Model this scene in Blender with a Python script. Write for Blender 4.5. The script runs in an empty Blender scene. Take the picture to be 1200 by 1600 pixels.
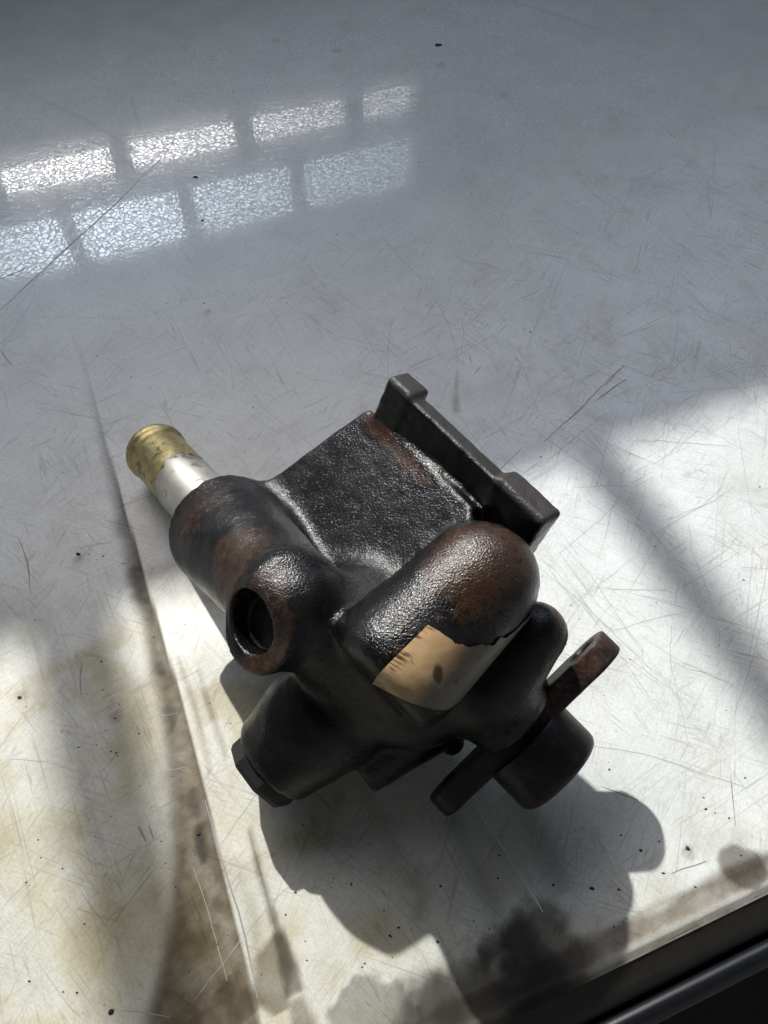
# Rusty, oily cast-iron pump lying on a scratched white panel beside a window. All sizes in millimetres.
import bpy, math, random
import numpy as np
from mathutils import Vector, Matrix

S = 0.001                      # scene unit: metre
SC = bpy.context.scene
COL = SC.collection
RA = math.radians

# ------------------------------------------------------------------ camera, sky, sun, exposure
PITCH = RA(56.8); DIST = 260.0
cam = bpy.data.cameras.new('camera'); cam.sensor_fit = 'VERTICAL'; cam.sensor_height = 36; cam.lens = 27.0
cam.clip_start = 0.005; cam.clip_end = 500
co = bpy.data.objects.new('camera', cam); COL.objects.link(co)
co.location = (0, -DIST*math.cos(PITCH)*S, DIST*math.sin(PITCH)*S)
co.rotation_euler = (math.pi/2-PITCH, 0, 0)
SC.camera = co
AZ = RA(21.5)                  # the panel, the window and the sun are all turned by this much
SUN_EL = RA(45)
SUN_AZ = RA(23.5)
world = bpy.data.worlds.new('World'); SC.world = world; world.use_nodes = True
wn = world.node_tree.nodes; wl = world.node_tree.links; wn.clear()
sky = wn.new('ShaderNodeTexSky'); sky.sky_type = 'NISHITA'; sky.sun_disc = False
sky.sun_elevation = SUN_EL; sky.sun_rotation = -SUN_AZ
sky.air_density = 1.0; sky.dust_density = 1.8; sky.ozone_density = 1.0
bg = wn.new('ShaderNodeBackground'); bg.inputs[1].default_value = 0.15
wo = wn.new('ShaderNodeOutputWorld'); wl.new(sky.outputs[0], bg.inputs[0]); wl.new(bg.outputs[0], wo.inputs[0])
sun = bpy.data.lights.new('sun', 'SUN'); sun.energy = 2.0; sun.angle = RA(0.95); sun.color = (1.0, 0.975, 0.94)
so = bpy.data.objects.new('sun', sun); COL.objects.link(so)
SD = Vector((-math.sin(SUN_AZ)*math.cos(SUN_EL), math.cos(SUN_AZ)*math.cos(SUN_EL), math.sin(SUN_EL)))
so.rotation_euler = SD.to_track_quat('Z', 'Y').to_euler()
SC.cycles.max_bounces = 5; SC.cycles.diffuse_bounces = 4; SC.cycles.glossy_bounces = 3; SC.cycles.transmission_bounces = 4
SC.view_settings.view_transform = 'Standard'; SC.view_settings.look = 'None'
SC.view_settings.exposure = 1.26; SC.view_settings.gamma = 1.0

E1 = np.array([math.cos(AZ), math.sin(AZ), 0.0]); E2 = np.array([-math.sin(AZ), math.cos(AZ), 0.0])
def uvw(u, v, z=0.0): return E1*u+E2*v+np.array([0, 0, z])

# ------------------------------------------------------------------ helpers
def tag(o, label=None, cat=None, group=None, kind=None):
    if label: o['label'] = label
    if cat: o['category'] = cat
    if group: o['group'] = group
    if kind: o['kind'] = kind
    return o

def mesh_obj(name, verts, faces, mat, parent=None, smooth=True, flat_angle=None):
    me = bpy.data.meshes.new(name)
    v = np.asarray(verts, dtype=np.float64)*S
    if isinstance(faces, np.ndarray):
        n, k = faces.shape
        me.vertices.add(len(v)); me.vertices.foreach_set('co', v.ravel())
        me.loops.add(n*k); me.loops.foreach_set('vertex_index', faces.astype(np.int32).ravel())
        me.polygons.add(n); me.polygons.foreach_set('loop_start', np.arange(0, n*k, k, dtype=np.int32))
        me.polygons.foreach_set('loop_total', np.full(n, k, dtype=np.int32))
        me.update(calc_edges=True)
    else:
        me.from_pydata([tuple(q) for q in v], [], faces)
    me.polygons.foreach_set('use_smooth', [bool(smooth)]*len(me.polygons))
    if flat_angle is not None:
        me.set_sharp_from_angle(angle=RA(flat_angle))
    me.validate()
    me.materials.append(mat)
    o = bpy.data.objects.new(name, me); COL.objects.link(o)
    if parent is not None: o.parent = parent
    return o

def set_attr(o, name, arr):
    a = o.data.attributes.new(name, 'FLOAT_COLOR', 'POINT')
    q = np.ones((len(arr), 4), dtype=np.float32); q[:, :arr.shape[1]] = arr
    a.data.foreach_set('color', q.ravel())

def empty(name, loc=(0, 0, 0)):
    o = bpy.data.objects.new(name, None); COL.objects.link(o); o.empty_display_size = 0.01
    o.location = [c*S for c in loc]; return o

def box_uv(u0, u1, v0, v1, z0, z1):
    p = [uvw(u, v, z) for z in (z0, z1) for v in (v0, v1) for u in (u0, u1)]
    f = [(0, 2, 3, 1), (4, 5, 7, 6), (0, 1, 5, 4), (2, 6, 7, 3), (0, 4, 6, 2), (1, 3, 7, 5)]
    return p, f

def join_boxes(bs):
    V = []; Fc = []
    for p, f in bs:
        n = len(V); V += p; Fc += [tuple(i+n for i in q) for q in f]
    return V, Fc

def frame_from(axis, up=(0, 0, 1)):
    a = np.array(axis, float); a /= np.linalg.norm(a)
    u = np.array(up, float); x = np.cross(u, a); x /= np.linalg.norm(x); y = np.cross(a, x)
    return x, y, a

def lathe(origin, axis, profile, seg=96, wob=None, up=(0, 0, 1), phase=0.0):
    x, y, a = frame_from(axis, up); o = np.array(origin, float)
    V = []; Fc = []
    n = len(profile)
    for i, (t, r) in enumerate(profile):
        for k in range(seg):
            ph = 2*math.pi*k/seg+phase
            rr = r if wob is None else r*(1+wob(t, ph))
            V.append(o+a*t+x*rr*math.cos(ph)+y*rr*math.sin(ph))
    for i in range(n-1):
        for k in range(seg):
            k2 = (k+1) % seg
            Fc.append((i*seg+k, i*seg+k2, (i+1)*seg+k2, (i+1)*seg+k))
    if profile[0][1] > 1e-6: Fc.append(tuple(reversed(range(seg))))
    if profile[-1][1] > 1e-6: Fc.append(tuple(range((n-1)*seg, n*seg)))
    return V, Fc

# value noise on arbitrary points (numpy)
_rng = np.random.RandomState(7)
_T = _rng.rand(64, 64, 64).astype(np.float32)
def vnoise(x, y, z=0.0, scale=1.0, off=0.0):
    x = np.asarray(x, np.float32)/scale+off+50; y = np.asarray(y, np.float32)/scale+off*1.7+50
    z = np.zeros_like(x)+np.asarray(z, np.float32)/scale+off*0.3+50
    xi = np.floor(x).astype(np.int32); yi = np.floor(y).astype(np.int32); zi = np.floor(z).astype(np.int32)
    fx = x-xi; fy = y-yi; fz = z-zi
    fx = fx*fx*(3-2*fx); fy = fy*fy*(3-2*fy); fz = fz*fz*(3-2*fz)
    xi &= 63; yi &= 63; zi &= 63; x1 = (xi+1) & 63; y1 = (yi+1) & 63; z1 = (zi+1) & 63
    def l(a, b, t): return a+(b-a)*t
    return l(l(l(_T[xi, yi, zi], _T[x1, yi, zi], fx), l(_T[xi, y1, zi], _T[x1, y1, zi], fx), fy),
             l(l(_T[xi, yi, z1], _T[x1, yi, z1], fx), l(_T[xi, y1, z1], _T[x1, y1, z1], fx), fy), fz)
def fbm(x, y, z=0.0, scale=10.0, oct=4, off=0.0, gain=0.5):
    s = 0; a = 1; t = 0
    for i in range(oct):
        s = s+a*vnoise(x, y, z, scale/(2.03**i), off+i*3.1); t += a; a *= gain
    return s/t
def sstep(a, b, x):
    t = np.clip((x-a)/(b-a), 0, 1); return t*t*(3-2*t)

# ------------------------------------------------------------------ materials
def nt(name):
    m = bpy.data.materials.new(name); m.use_nodes = True
    n = m.node_tree.nodes; l = m.node_tree.links; b = n['Principled BSDF']
    return m, n, l, b
def N(n, typ, **kw):
    q = n.new(typ)
    for k, v in kw.items():
        if k.startswith('i_'):
            key = k[2:]; q.inputs[int(key) if key.isdigit() else key.replace('_', ' ')].default_value = v
        else: setattr(q, k, v)
    return q
def ramp(n, l, src, stops, interp='LINEAR'):
    r = n.new('ShaderNodeValToRGB'); r.color_ramp.interpolation = interp
    while len(r.color_ramp.elements) < len(stops): r.color_ramp.elements.new(0.5)
    for e, (p, c) in zip(r.color_ramp.elements, stops):
        e.position = p; e.color = c if len(c) == 4 else (*c, 1)
    l.new(src, r.inputs[0]); return r
def mm_coords(n, l, rot=0.0, sx=1.0, sy=1.0, sz=1.0):
    tc = n.new('ShaderNodeTexCoord'); mp = n.new('ShaderNodeMapping')
    mp.inputs['Rotation'].default_value = (0, 0, rot)
    mp.inputs['Scale'].default_value = (1000, 1000, 1000)
    l.new(tc.outputs['Object'], mp.inputs[0])
    if sx == sy == sz: return mp.outputs[0]
    m2 = n.new('ShaderNodeMapping'); m2.inputs['Scale'].default_value = (sx, sy, sz)
    l.new(mp.outputs[0], m2.inputs[0]); return m2.outputs[0]
def math_n(n, l, op, a, b=None, clamp=False):
    q = n.new('ShaderNodeMath'); q.operation = op; q.use_clamp = clamp
    for i, v in enumerate((a, b)):
        if v is None: continue
        if isinstance(v, (int, float)): q.inputs[i].default_value = v
        else: l.new(v, q.inputs[i])
    return q.outputs[0]
def mix_c(n, l, fac, a, b, blend='MIX'):
    q = n.new('ShaderNodeMix'); q.data_type = 'RGBA'; q.blend_type = blend
    for s, v in ((q.inputs[0], fac), (q.inputs[6], a), (q.inputs[7], b)):
        if isinstance(v, (int, float)): s.default_value = v
        elif isinstance(v, tuple): s.default_value = (*v, 1) if len(v) == 3 else v
        else: l.new(v, s)
    return q.outputs[2]

def panel_material():
    m, n, l, b = nt('scratched_white_panel')
    at = N(n, 'ShaderNodeAttribute', attribute_name='wear'); rel = N(n, 'ShaderNodeAttribute', attribute_name='relief'); pol = N(n, 'ShaderNodeAttribute', attribute_name='polish')
    # fine hair scratches: several directions of stretched noise, kept where a thin band of it is crossed
    total = None
    for i, (rot, sc, thick) in enumerate([(0.3, .55, .018), (1.1, .42, .016), (1.9, .6, .018), (2.6, .38, .015), (0.75, .8, .024), (2.2, .9, .022)]):
        v = mm_coords(n, l, rot, 0.03, 1.0, 1.0)
        no = N(n, 'ShaderNodeTexNoise', i_Scale=sc, i_Detail=1.0, i_Distortion=0.15+0.1*i, i_Roughness=0.4)
        ad = n.new('ShaderNodeVectorMath'); ad.operation = 'ADD'; ad.inputs[1].default_value = (13.7*i, 5.1*i, 2.3*i)
        l.new(v, ad.inputs[0]); l.new(ad.outputs[0], no.inputs['Vector'])
        d = math_n(n, l, 'ABSOLUTE', math_n(n, l, 'SUBTRACT', no.outputs[0], 0.5))
        line = math_n(n, l, 'SUBTRACT', 1.0, math_n(n, l, 'DIVIDE', d, thick), clamp=True)
        v2 = mm_coords(n, l, rot, .035, .07, 1.0)
        br = N(n, 'ShaderNodeTexNoise', i_Scale=1.0, i_Detail=2.0)
        ad2 = n.new('ShaderNodeVectorMath'); ad2.operation = 'ADD'; ad2.inputs[1].default_value = (3.7*i, 9.1*i, 0)
        l.new(v2, ad2.inputs[0]); l.new(ad2.outputs[0], br.inputs['Vector'])
        line = math_n(n, l, 'MULTIPLY', line, ramp(n, l, br.outputs[0], [(0.46, (0, 0, 0)), (0.62, (1, 1, 1))]).outputs[0])
        total = line if total is None else math_n(n, l, 'MAXIMUM', total, line)
    # short crackle (leathery relief) seen in the reflections
    v = mm_coords(n, l)
    wa = N(n, 'ShaderNodeTexNoise', i_Scale=0.25, i_Detail=3.0)
    l.new(v, wa.inputs['Vector'])
    wv = n.new('ShaderNodeVectorMath'); wv.operation = 'MULTIPLY_ADD'
    l.new(wa.outputs['Color'], wv.inputs[0]); wv.inputs[1].default_value = (5, 5, 5); l.new(v, wv.inputs[2])
    vo = N(n, 'ShaderNodeTexVoronoi', feature='DISTANCE_TO_EDGE', i_Scale=0.42)
    l.new(wv.outputs[0], vo.inputs['Vector'])
    crack = math_n(n, l, 'SUBTRACT', 1.0, math_n(n, l, 'DIVIDE', vo.outputs['Distance'], 0.09), clamp=True)
    crack2 = math_n(n, l, 'SUBTRACT', 1.0, math_n(n, l, 'DIVIDE', vo.outputs['Distance'], 0.17), clamp=True)
    cn = N(n, 'ShaderNodeTexNoise', i_Scale=0.06, i_Detail=3.0); l.new(v, cn.inputs['Vector'])
    crack = math_n(n, l, 'MULTIPLY', crack, ramp(n, l, cn.outputs[0], [(0.42, (0, 0, 0)), (0.6, (1, 1, 1))]).outputs[0])
    fine = N(n, 'ShaderNodeTexNoise', i_Scale=1.6, i_Detail=4.0, i_Roughness=0.6); l.new(v, fine.inputs['Vector'])
    big = N(n, 'ShaderNodeTexNoise', i_Scale=0.035, i_Detail=5.0, i_Roughness=0.6); l.new(v, big.inputs['Vector'])
    base = mix_c(n, l, ramp(n, l, big.outputs[0], [(0.35, (0, 0, 0)), (0.65, (1, 1, 1))]).outputs[0], (0.65, 0.69, 0.68), (0.73, 0.765, 0.75))
    base = mix_c(n, l, math_n(n, l, 'MULTIPLY', total, math_n(n, l, 'SUBTRACT', 0.52, math_n(n, l, 'MULTIPLY', pol.outputs['Fac'], 0.38))), base, (0.25, 0.26, 0.26))
    base = mix_c(n, l, math_n(n, l, 'MULTIPLY', crack, 0.22), base, (0.4, 0.4, 0.38))
    gr = ramp(n, l, fine.outputs[0], [(0.3, (0.84, 0.84, 0.84)), (0.6, (1, 1, 1))])
    base = mix_c(n, l, 1.0, base, gr.outputs[0], 'MULTIPLY')
    base = mix_c(n, l, 1.0, base, at.outputs['Color'], 'MULTIPLY')
    l.new(base, b.inputs['Base Color'])
    rg = math_n(n, l, 'ADD', math_n(n, l, 'MULTIPLY', big.outputs[0], 0.2), 0.28)
    rg = math_n(n, l, 'ADD', rg, math_n(n, l, 'MULTIPLY', math_n(n, l, 'SUBTRACT', 1.0, at.outputs['Alpha']), 0.4), clamp=True)
    l.new(rg, b.inputs['Roughness'])
    h = math_n(n, l, 'MULTIPLY', fine.outputs[0], 0.5)
    bu = N(n, 'ShaderNodeBump', i_Strength=0.5, i_Distance=0.00006); l.new(h, bu.inputs['Height'])
    l.new(bu.outputs[0], b.inputs['Normal'])
    b.inputs['IOR'].default_value = 1.5
    # clear lacquer over the paint: sharp reflections broken up by the crackle
    groove = math_n(n, l, 'SUBTRACT', 1.0, math_n(n, l, 'MULTIPLY', math_n(n, l, 'MULTIPLY', crack2, 1.0), rel.outputs['Fac']), clamp=True)
    l.new(math_n(n, l, 'MULTIPLY', math_n(n, l, 'MULTIPLY', groove, math_n(n, l, 'ADD', math_n(n, l, 'MULTIPLY', pol.outputs['Fac'], 0.62), 0.38)), math_n(n, l, 'POWER', at.outputs['Alpha'], 1.5)), b.inputs['Coat Weight']); b.inputs['Coat IOR'].default_value = 1.85
    l.new(math_n(n, l, 'ADD', math_n(n, l, 'MULTIPLY', math_n(n, l, 'SUBTRACT', 1.0, at.outputs['Alpha']), 0.35), math_n(n, l, 'ADD', math_n(n, l, 'MULTIPLY', math_n(n, l, 'SUBTRACT', 1.0, pol.outputs['Fac']), 0.30), 0.02)), b.inputs['Coat Roughness'])
    hc = math_n(n, l, 'ADD', 0.0, math_n(n, l, 'MULTIPLY', math_n(n, l, 'MULTIPLY', crack2, -0.35), rel.outputs['Fac']))
    hc = math_n(n, l, 'ADD', hc, math_n(n, l, 'MULTIPLY', fine.outputs[0], 0.04))
    bc = N(n, 'ShaderNodeBump', i_Strength=1.0, i_Distance=0.000022); l.new(hc, bc.inputs['Height'])
    l.new(bc.outputs[0], b.inputs['Coat Normal'])
    return m

def iron_material(name, rough=(0.22, 0.5), black=(0.003, 0.003, 0.0032), rust=(0.070, 0.038, 0.026), bump=0.0003, gscale=0.9, attr=True, rust_amt=0.0):
    m, n, l, b = nt(name)
    v = mm_coords(n, l)
    g1 = N(n, 'ShaderNodeTexNoise', i_Scale=gscale, i_Detail=3.0, i_Roughness=0.55, i_Distortion=0.4); l.new(v, g1.inputs['Vector'])
    g2 = N(n, 'ShaderNodeTexNoise', i_Scale=gscale*0.23, i_Detail=4.0, i_Roughness=0.6); l.new(v, g2.inputs['Vector'])
    g3 = N(n, 'ShaderNodeTexVoronoi', i_Scale=gscale*0.9, feature='F1'); l.new(v, g3.inputs['Vector'])
    if attr:
        at = N(n, 'ShaderNodeAttribute', attribute_name='wear')
        sp = n.new('ShaderNodeSeparateColor'); l.new(at.outputs['Color'], sp.inputs[0])
        ra = sp.outputs[0]; dust = sp.outputs[1]
    else:
        ra = rust_amt; dust = 0.0
    e = math_n(n, l, 'ADD', math_n(n, l, 'MULTIPLY', math_n(n, l, 'SUBTRACT', g2.outputs[0], 0.5), 1.5), ra)
    e = math_n(n, l, 'ADD', e, math_n(n, l, 'MULTIPLY', math_n(n, l, 'SUBTRACT', g1.outputs[0], 0.5), 0.9))
    rf = ramp(n, l, e, [(0.30, (0, 0, 0)), (0.78, (1, 1, 1))]).outputs[0]
    rc = mix_c(n, l, g1.outputs[0], tuple(c*0.55 for c in rust), tuple(c*1.6 for c in rust))
    c = mix_c(n, l, rf, black, rc)
    c = mix_c(n, l, dust, c, (0.05, 0.048, 0.046))
    l.new(c, b.inputs['Base Color'])
    r = math_n(n, l, 'ADD', math_n(n, l, 'MULTIPLY', g2.outputs[0], rough[1]-rough[0]), rough[0])
    r = math_n(n, l, 'ADD', r, math_n(n, l, 'MULTIPLY', rf, 0.04))
    r = math_n(n, l, 'ADD', r, math_n(n, l, 'MULTIPLY', dust, 0.25), clamp=True)
    l.new(r, b.inputs['Roughness'])
    h = math_n(n, l, 'ADD', g1.outputs[0], math_n(n, l, 'MULTIPLY', g3.outputs['Distance'], 0.5))
    bu = N(n, 'ShaderNodeBump', i_Strength=1.0, i_Distance=bump); l.new(h, bu.inputs['Height'])
    l.new(bu.outputs[0], b.inputs['Normal'])
    b.inputs['IOR'].default_value = 1.5; b.inputs['Specular IOR Level'].default_value = 0.46
    return m

def brass_material():
    m, n, l, b = nt('zinc_plated_pipe')
    at = N(n, 'ShaderNodeAttribute', attribute_name='wear')
    sp = n.new('ShaderNodeSeparateColor'); l.new(at.outputs['Color'], sp.inputs[0])
    v = mm_coords(n, l)
    g = N(n, 'ShaderNodeTexNoise', i_Scale=0.5, i_Detail=5.0, i_Roughness=0.65); l.new(v, g.inputs['Vector'])
    f = N(n, 'ShaderNodeTexNoise', i_Scale=2.5, i_Detail=3.0); l.new(v, f.inputs['Vector'])
    yel = mix_c(n, l, ramp(n, l, g.outputs[0], [(0.35, (0, 0, 0)), (0.65, (1, 1, 1))]).outputs[0], (0.62, 0.46, 0.15), (0.85, 0.74, 0.42))
    c = mix_c(n, l, sp.outputs[0], yel, (0.66, 0.63, 0.56))
    c = mix_c(n, l, sp.outputs[1], c, (0.035, 0.022, 0.014))
    l.new(c, b.inputs['Base Color'])
    l.new(math_n(n, l, 'SUBTRACT', 0.85, math_n(n, l, 'MULTIPLY', sp.outputs[1], 0.8), clamp=True), b.inputs['Metallic'])
    l.new(math_n(n, l, 'ADD', math_n(n, l, 'MULTIPLY', g.outputs[0], 0.25), 0.26), b.inputs['Roughness'])
    bu = N(n, 'ShaderNodeBump', i_Strength=1.0, i_Distance=0.00006); l.new(f.outputs[0], bu.inputs['Height'])
    l.new(bu.outputs[0], b.inputs['Normal'])
    return m

def sticker_material():
    m, n, l, b = nt('tan_paper_sticker')
    at = N(n, 'ShaderNodeAttribute', attribute_name='wear')
    v = mm_coords(n, l)
    g = N(n, 'ShaderNodeTexNoise', i_Scale=0.35, i_Detail=5.0, i_Roughness=0.6); l.new(v, g.inputs['Vector'])
    c = mix_c(n, l, g.outputs[0], (0.44, 0.28, 0.135), (0.58, 0.41, 0.225))
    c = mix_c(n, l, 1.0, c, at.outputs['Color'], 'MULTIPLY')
    l.new(c, b.inputs['Base Color']); b.inputs['Roughness'].default_value = 0.42
    bu = N(n, 'ShaderNodeBump', i_Strength=0.6, i_Distance=0.0002); l.new(g.outputs[0], bu.inputs['Height'])
    l.new(bu.outputs[0], b.inputs['Normal'])
    return m

def plain(name, c, rough=0.5, metal=0.0, nscale=0.1, var=0.3, bump=0.0):
    m, n, l, b = nt(name)
    v = mm_coords(n, l)
    g = N(n, 'ShaderNodeTexNoise', i_Scale=nscale, i_Detail=5.0, i_Roughness=0.6); l.new(v, g.inputs['Vector'])
    l.new(mix_c(n, l, g.outputs[0], tuple(x*(1-var) for x in c), tuple(min(1, x*(1+var)) for x in c)), b.inputs['Base Color'])
    b.inputs['Roughness'].default_value = rough; b.inputs['Metallic'].default_value = metal
    if bump:
        bu = N(n, 'ShaderNodeBump', i_Strength=1.0, i_Distance=bump); l.new(g.outputs[0], bu.inputs['Height'])
        l.new(bu.outputs[0], b.inputs['Normal'])
    return m

M_PANEL = panel_material()
M_IRON = iron_material('oily_cast_iron', rough=(0.12, 0.30), bump=0.00015, gscale=2.2, rust=(0.038, 0.019, 0.011))
M_PLATE = iron_material('grimy_cast_iron_flange', rough=(0.12, 0.32), bump=0.00013, gscale=2.2, rust=(0.038, 0.019, 0.011))
M_FLANGE = iron_material('rusty_machined_steel', rough=(0.38, 0.6), black=(0.010, 0.009, 0.009), rust=(0.075, 0.036, 0.024), bump=0.00008, attr=True)
M_HUB = iron_material('dark_machined_steel', rough=(0.34, 0.5), black=(0.008, 0.008, 0.010), bump=0.00004, gscale=0.9, attr=False, rust_amt=0.22)
M_PLUG = iron_material('dark_plug_steel', rough=(0.34, 0.55), black=(0.012, 0.012, 0.012), bump=0.00006, attr=False, rust_amt=0.15)
M_PIPE = brass_material()
M_STICK = sticker_material()
M_CEIL = plain('ceiling_paint', (0.36, 0.37, 0.38), 0.8, var=0.06)
M_WALL = plain('pale_plaster', (0.72, 0.72, 0.71), 0.8, var=0.06)
def sun_blocker_material():  # translucent, so the added strip glows with the sun behind it
    m, n, l, b = nt('sun_blocker_translucent')
    tr = n.new('ShaderNodeBsdfTranslucent'); tr.inputs[0].default_value = (0.5, 0.53, 0.56, 1)
    df = n.new('ShaderNodeBsdfDiffuse'); df.inputs[0].default_value = (0.4, 0.42, 0.44, 1)
    mx = n.new('ShaderNodeMixShader'); mx.inputs[0].default_value = 0.3
    l.new(tr.outputs[0], mx.inputs[1]); l.new(df.outputs[0], mx.inputs[2]); l.new(mx.outputs[0], n['Material Output'].inputs[0])
    return m
M_SUN_BLOCKER = sun_blocker_material()
def pane_material(name, col, rough):
    # dusty frosted glass: scatters the sunlight that falls on it forwards
    m, n, l, b = nt(name)
    t = n.new('ShaderNodeBsdfRefraction'); t.distribution = 'GGX'; t.inputs['Color'].default_value = (*col, 1)
    t.inputs['Roughness'].default_value = rough; t.inputs['IOR'].default_value = 1.5
    tl = n.new('ShaderNodeBsdfTranslucent'); tl.inputs[0].default_value = (*[min(1, c*1.1) for c in col], 1)
    mx = n.new('ShaderNodeMixShader'); mx.inputs[0].default_value = 0.3
    l.new(t.outputs[0], mx.inputs[1]); l.new(tl.outputs[0], mx.inputs[2])
    l.new(mx.outputs[0], n['Material Output'].inputs[0]); return m
M_PANE1 = pane_material('frosted_glass', (1.0, 1.0, 1.0), 0.74)
M_PANE2 = pane_material('frosted_blue_glass', (0.50, 0.59, 0.68), 0.76)
M_FLOOR = plain('dark_floor', (0.035, 0.033, 0.03), 0.7)
M_FRAME = plain('window_frame_paint', (0.55, 0.56, 0.56), 0.4)
M_RAIL = plain('black_rail_paint', (0.005, 0.006, 0.008), 0.25, nscale=0.3, bump=0.00004)
M_LIP = plain('grimy_edge_strip', (0.012, 0.011, 0.009), 0.5, nscale=0.25, bump=0.0001)
M_CRUMB = plain('dark_dirt', (0.022, 0.018, 0.015), 0.7, nscale=2.0)
M_SCR = plain('scratch_dirt', (0.26, 0.25, 0.235), 0.6, nscale=0.4)
M_PALE = plain('pale_crease', (0.75, 0.75, 0.73), 0.35)

# ------------------------------------------------------------------ the window wall, a beam outside it and the floor
W = 600.0; WT = 30.0
U0, U1, ZF, ZC = -1300, 1500, -760, 1500
OPEN_TOP = 1420; OPEN_BOT = 612; LOW0, LOW1 = 200, 340
OU0, OU1 = -700, 1100
LU0, LU1 = -360, 277
bs = [box_uv(U0, U1, W, W+WT, ZF, LOW0), box_uv(U0, LU0, W, W+WT, LOW0, LOW1), box_uv(LU1, U1, W, W+WT, LOW0, LOW1),
      box_uv(U0, U1, W, W+WT, LOW1, LOW1+16), box_uv(U0, OU0, W, W+WT, LOW1+16, OPEN_TOP),
      box_uv(OU1, U1, W, W+WT, LOW1+16, OPEN_TOP), box_uv(U0, U1, W, W+WT, OPEN_TOP, ZC)]
V, Fc = join_boxes(bs)
tag(mesh_obj('window_wall', V, Fc, M_WALL, smooth=False), kind='structure')
V, Fc = join_boxes([box_uv(U0-40, U0, -1500, W+WT, ZF, ZC), box_uv(U1, U1+40, -1500, W+WT, ZF, ZC), box_uv(U0, U1, -1540, -1500, ZF, ZC)])
tag(mesh_obj('room_walls', V, Fc, M_WALL, smooth=False), kind='structure')
V, Fc = box_uv(U0-40, U1+40, -1540, W+WT, ZC, ZC+40)
tag(mesh_obj('ceiling', V, Fc, M_CEIL, smooth=False), kind='structure')
V, Fc = box_uv(-3000, 3500, -3000, 3500, ZF-40, ZF)
tag(mesh_obj('floor', V, Fc, M_FLOOR, smooth=False), kind='structure')
V, Fc = box_uv(OU0, OU1, W+8, W+10, LOW1+16, OPEN_BOT)  # added strip out of view: blocks direct sun, glows in the panel's reflection
tag(mesh_obj('added_sun_blocker', V, Fc, M_SUN_BLOCKER, smooth=False), 'pale translucent strip added above the lower window panes to block sun and glow', 'added light blocker')
wf = tag(empty('window', uvw(0, W, LOW0)), 'pale framed window reflected in the far end of the panel', 'window')
def wbar(u0, u1, z0, z1, d=18, name='glazing_bar'):
    V, Fc = box_uv(u0, u1, W+WT*0.5-d/2, W+WT*0.5+d/2, z0, z1)
    o = mesh_obj(name, V, Fc, M_FRAME, smooth=False); o.parent = wf
    o.matrix_parent_inverse = Matrix.Translation(-Vector(wf.location))
for u in (-280, -157, -34, 89, 207): wbar(u-9, u+9, LOW0, 246)
wbar(LU0, LU1, 244, 261, 20)
for u in (-230, -105, 17, 139): wbar(u-7, u+7, 258, LOW1)
def pane(u0, u1, z0, z1, mat):
    o = mesh_obj('pane', [uvw(u0, W+15, z0), uvw(u1, W+15, z0), uvw(u1, W+15, z1), uvw(u0, W+15, z1)], [(3, 2, 1, 0)], mat, smooth=False); o.parent = wf
    o.matrix_parent_inverse = Matrix.Translation(-Vector(wf.location))
e_ = [LU0, -280, -157, -34, 89, 207, LU1]
for a_, b_ in zip(e_[:-1], e_[1:]): pane(a_+5, b_-5, LOW0, 246, M_PANE1)
e_ = [LU0, -230, -105, 17, 139, LU1]
for a_, b_ in zip(e_[:-1], e_[1:]): pane(a_+4, b_-4, 258, LOW1, M_PANE2)
for c_, h_ in ((-306, 12), (-127, 13), (57, 9), (241, 9), (425, 9)): wbar(c_-h_, c_+h_, OPEN_BOT, OPEN_TOP)

# ------------------------------------------------------------------ the white panel (table top)
VE = -144.5                     # where the panel ends
def axis_pts(lo, f0, f1, hi, step, coarse):
    return np.concatenate([np.arange(lo, f0, coarse), np.arange(f0, f1, step), np.arange(f1, hi+coarse*0.5, coarse)])
us = axis_pts(-700, -160, 372, 1000, 0.85, 40)
vs = np.concatenate([np.arange(VE, 60, 0.75), np.arange(60, 440, 1.1), np.arange(440, 598, 20), [598.0]])
UU, VV = np.meshgrid(us, vs, indexing='xy')
X = UU*E1[0]+VV*E2[0]; Y = UU*E1[1]+VV*E2[1]

def polyline_dist(pts, X, Y):
    """distance to a polyline and position along it 0..1, with signed side"""
    best = np.full(X.shape, 1e9, np.float32); par = np.zeros(X.shape, np.float32); side = np.ones(X.shape, np.float32)
    n = len(pts)-1
    for i in range(n):
        a = pts[i]; b = pts[i+1]; dx = b[0]-a[0]; dy = b[1]-a[1]; L = dx*dx+dy*dy
        t = np.clip(((X-a[0])*dx+(Y-a[1])*dy)/L, 0, 1)
        qx = X-(a[0]+t*dx); qy = Y-(a[1]+t*dy); d = np.sqrt(qx*qx+qy*qy)
        k = d < best
        best = np.where(k, d, best); par = np.where(k, (i+t)/n, par); side = np.where(k, np.sign(dx*qy-dy*qx), side)
    return best, par, side
def ips(t, vals):
    return np.interp(t, np.linspace(0, 1, len(vals)), vals)

n_big = fbm(X, Y, 0, 40, 4, 1.0); n_mid = fbm(X, Y, 0, 12, 4, 5.0); n_fine = fbm(X, Y, 0, 3, 3, 9.0)
alb = np.ones(X.shape+(3,), np.float32); gloss = np.ones(X.shape, np.float32)
def stain(mask, colour, gl=0.6):
    global alb, gloss
    mask = np.clip(mask, 0, 1).astype(np.float32)
    alb = alb*(1-mask[..., None]*(1-np.array(colour, np.float32))); gloss = gloss*(1-mask*(1-gl))
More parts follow.
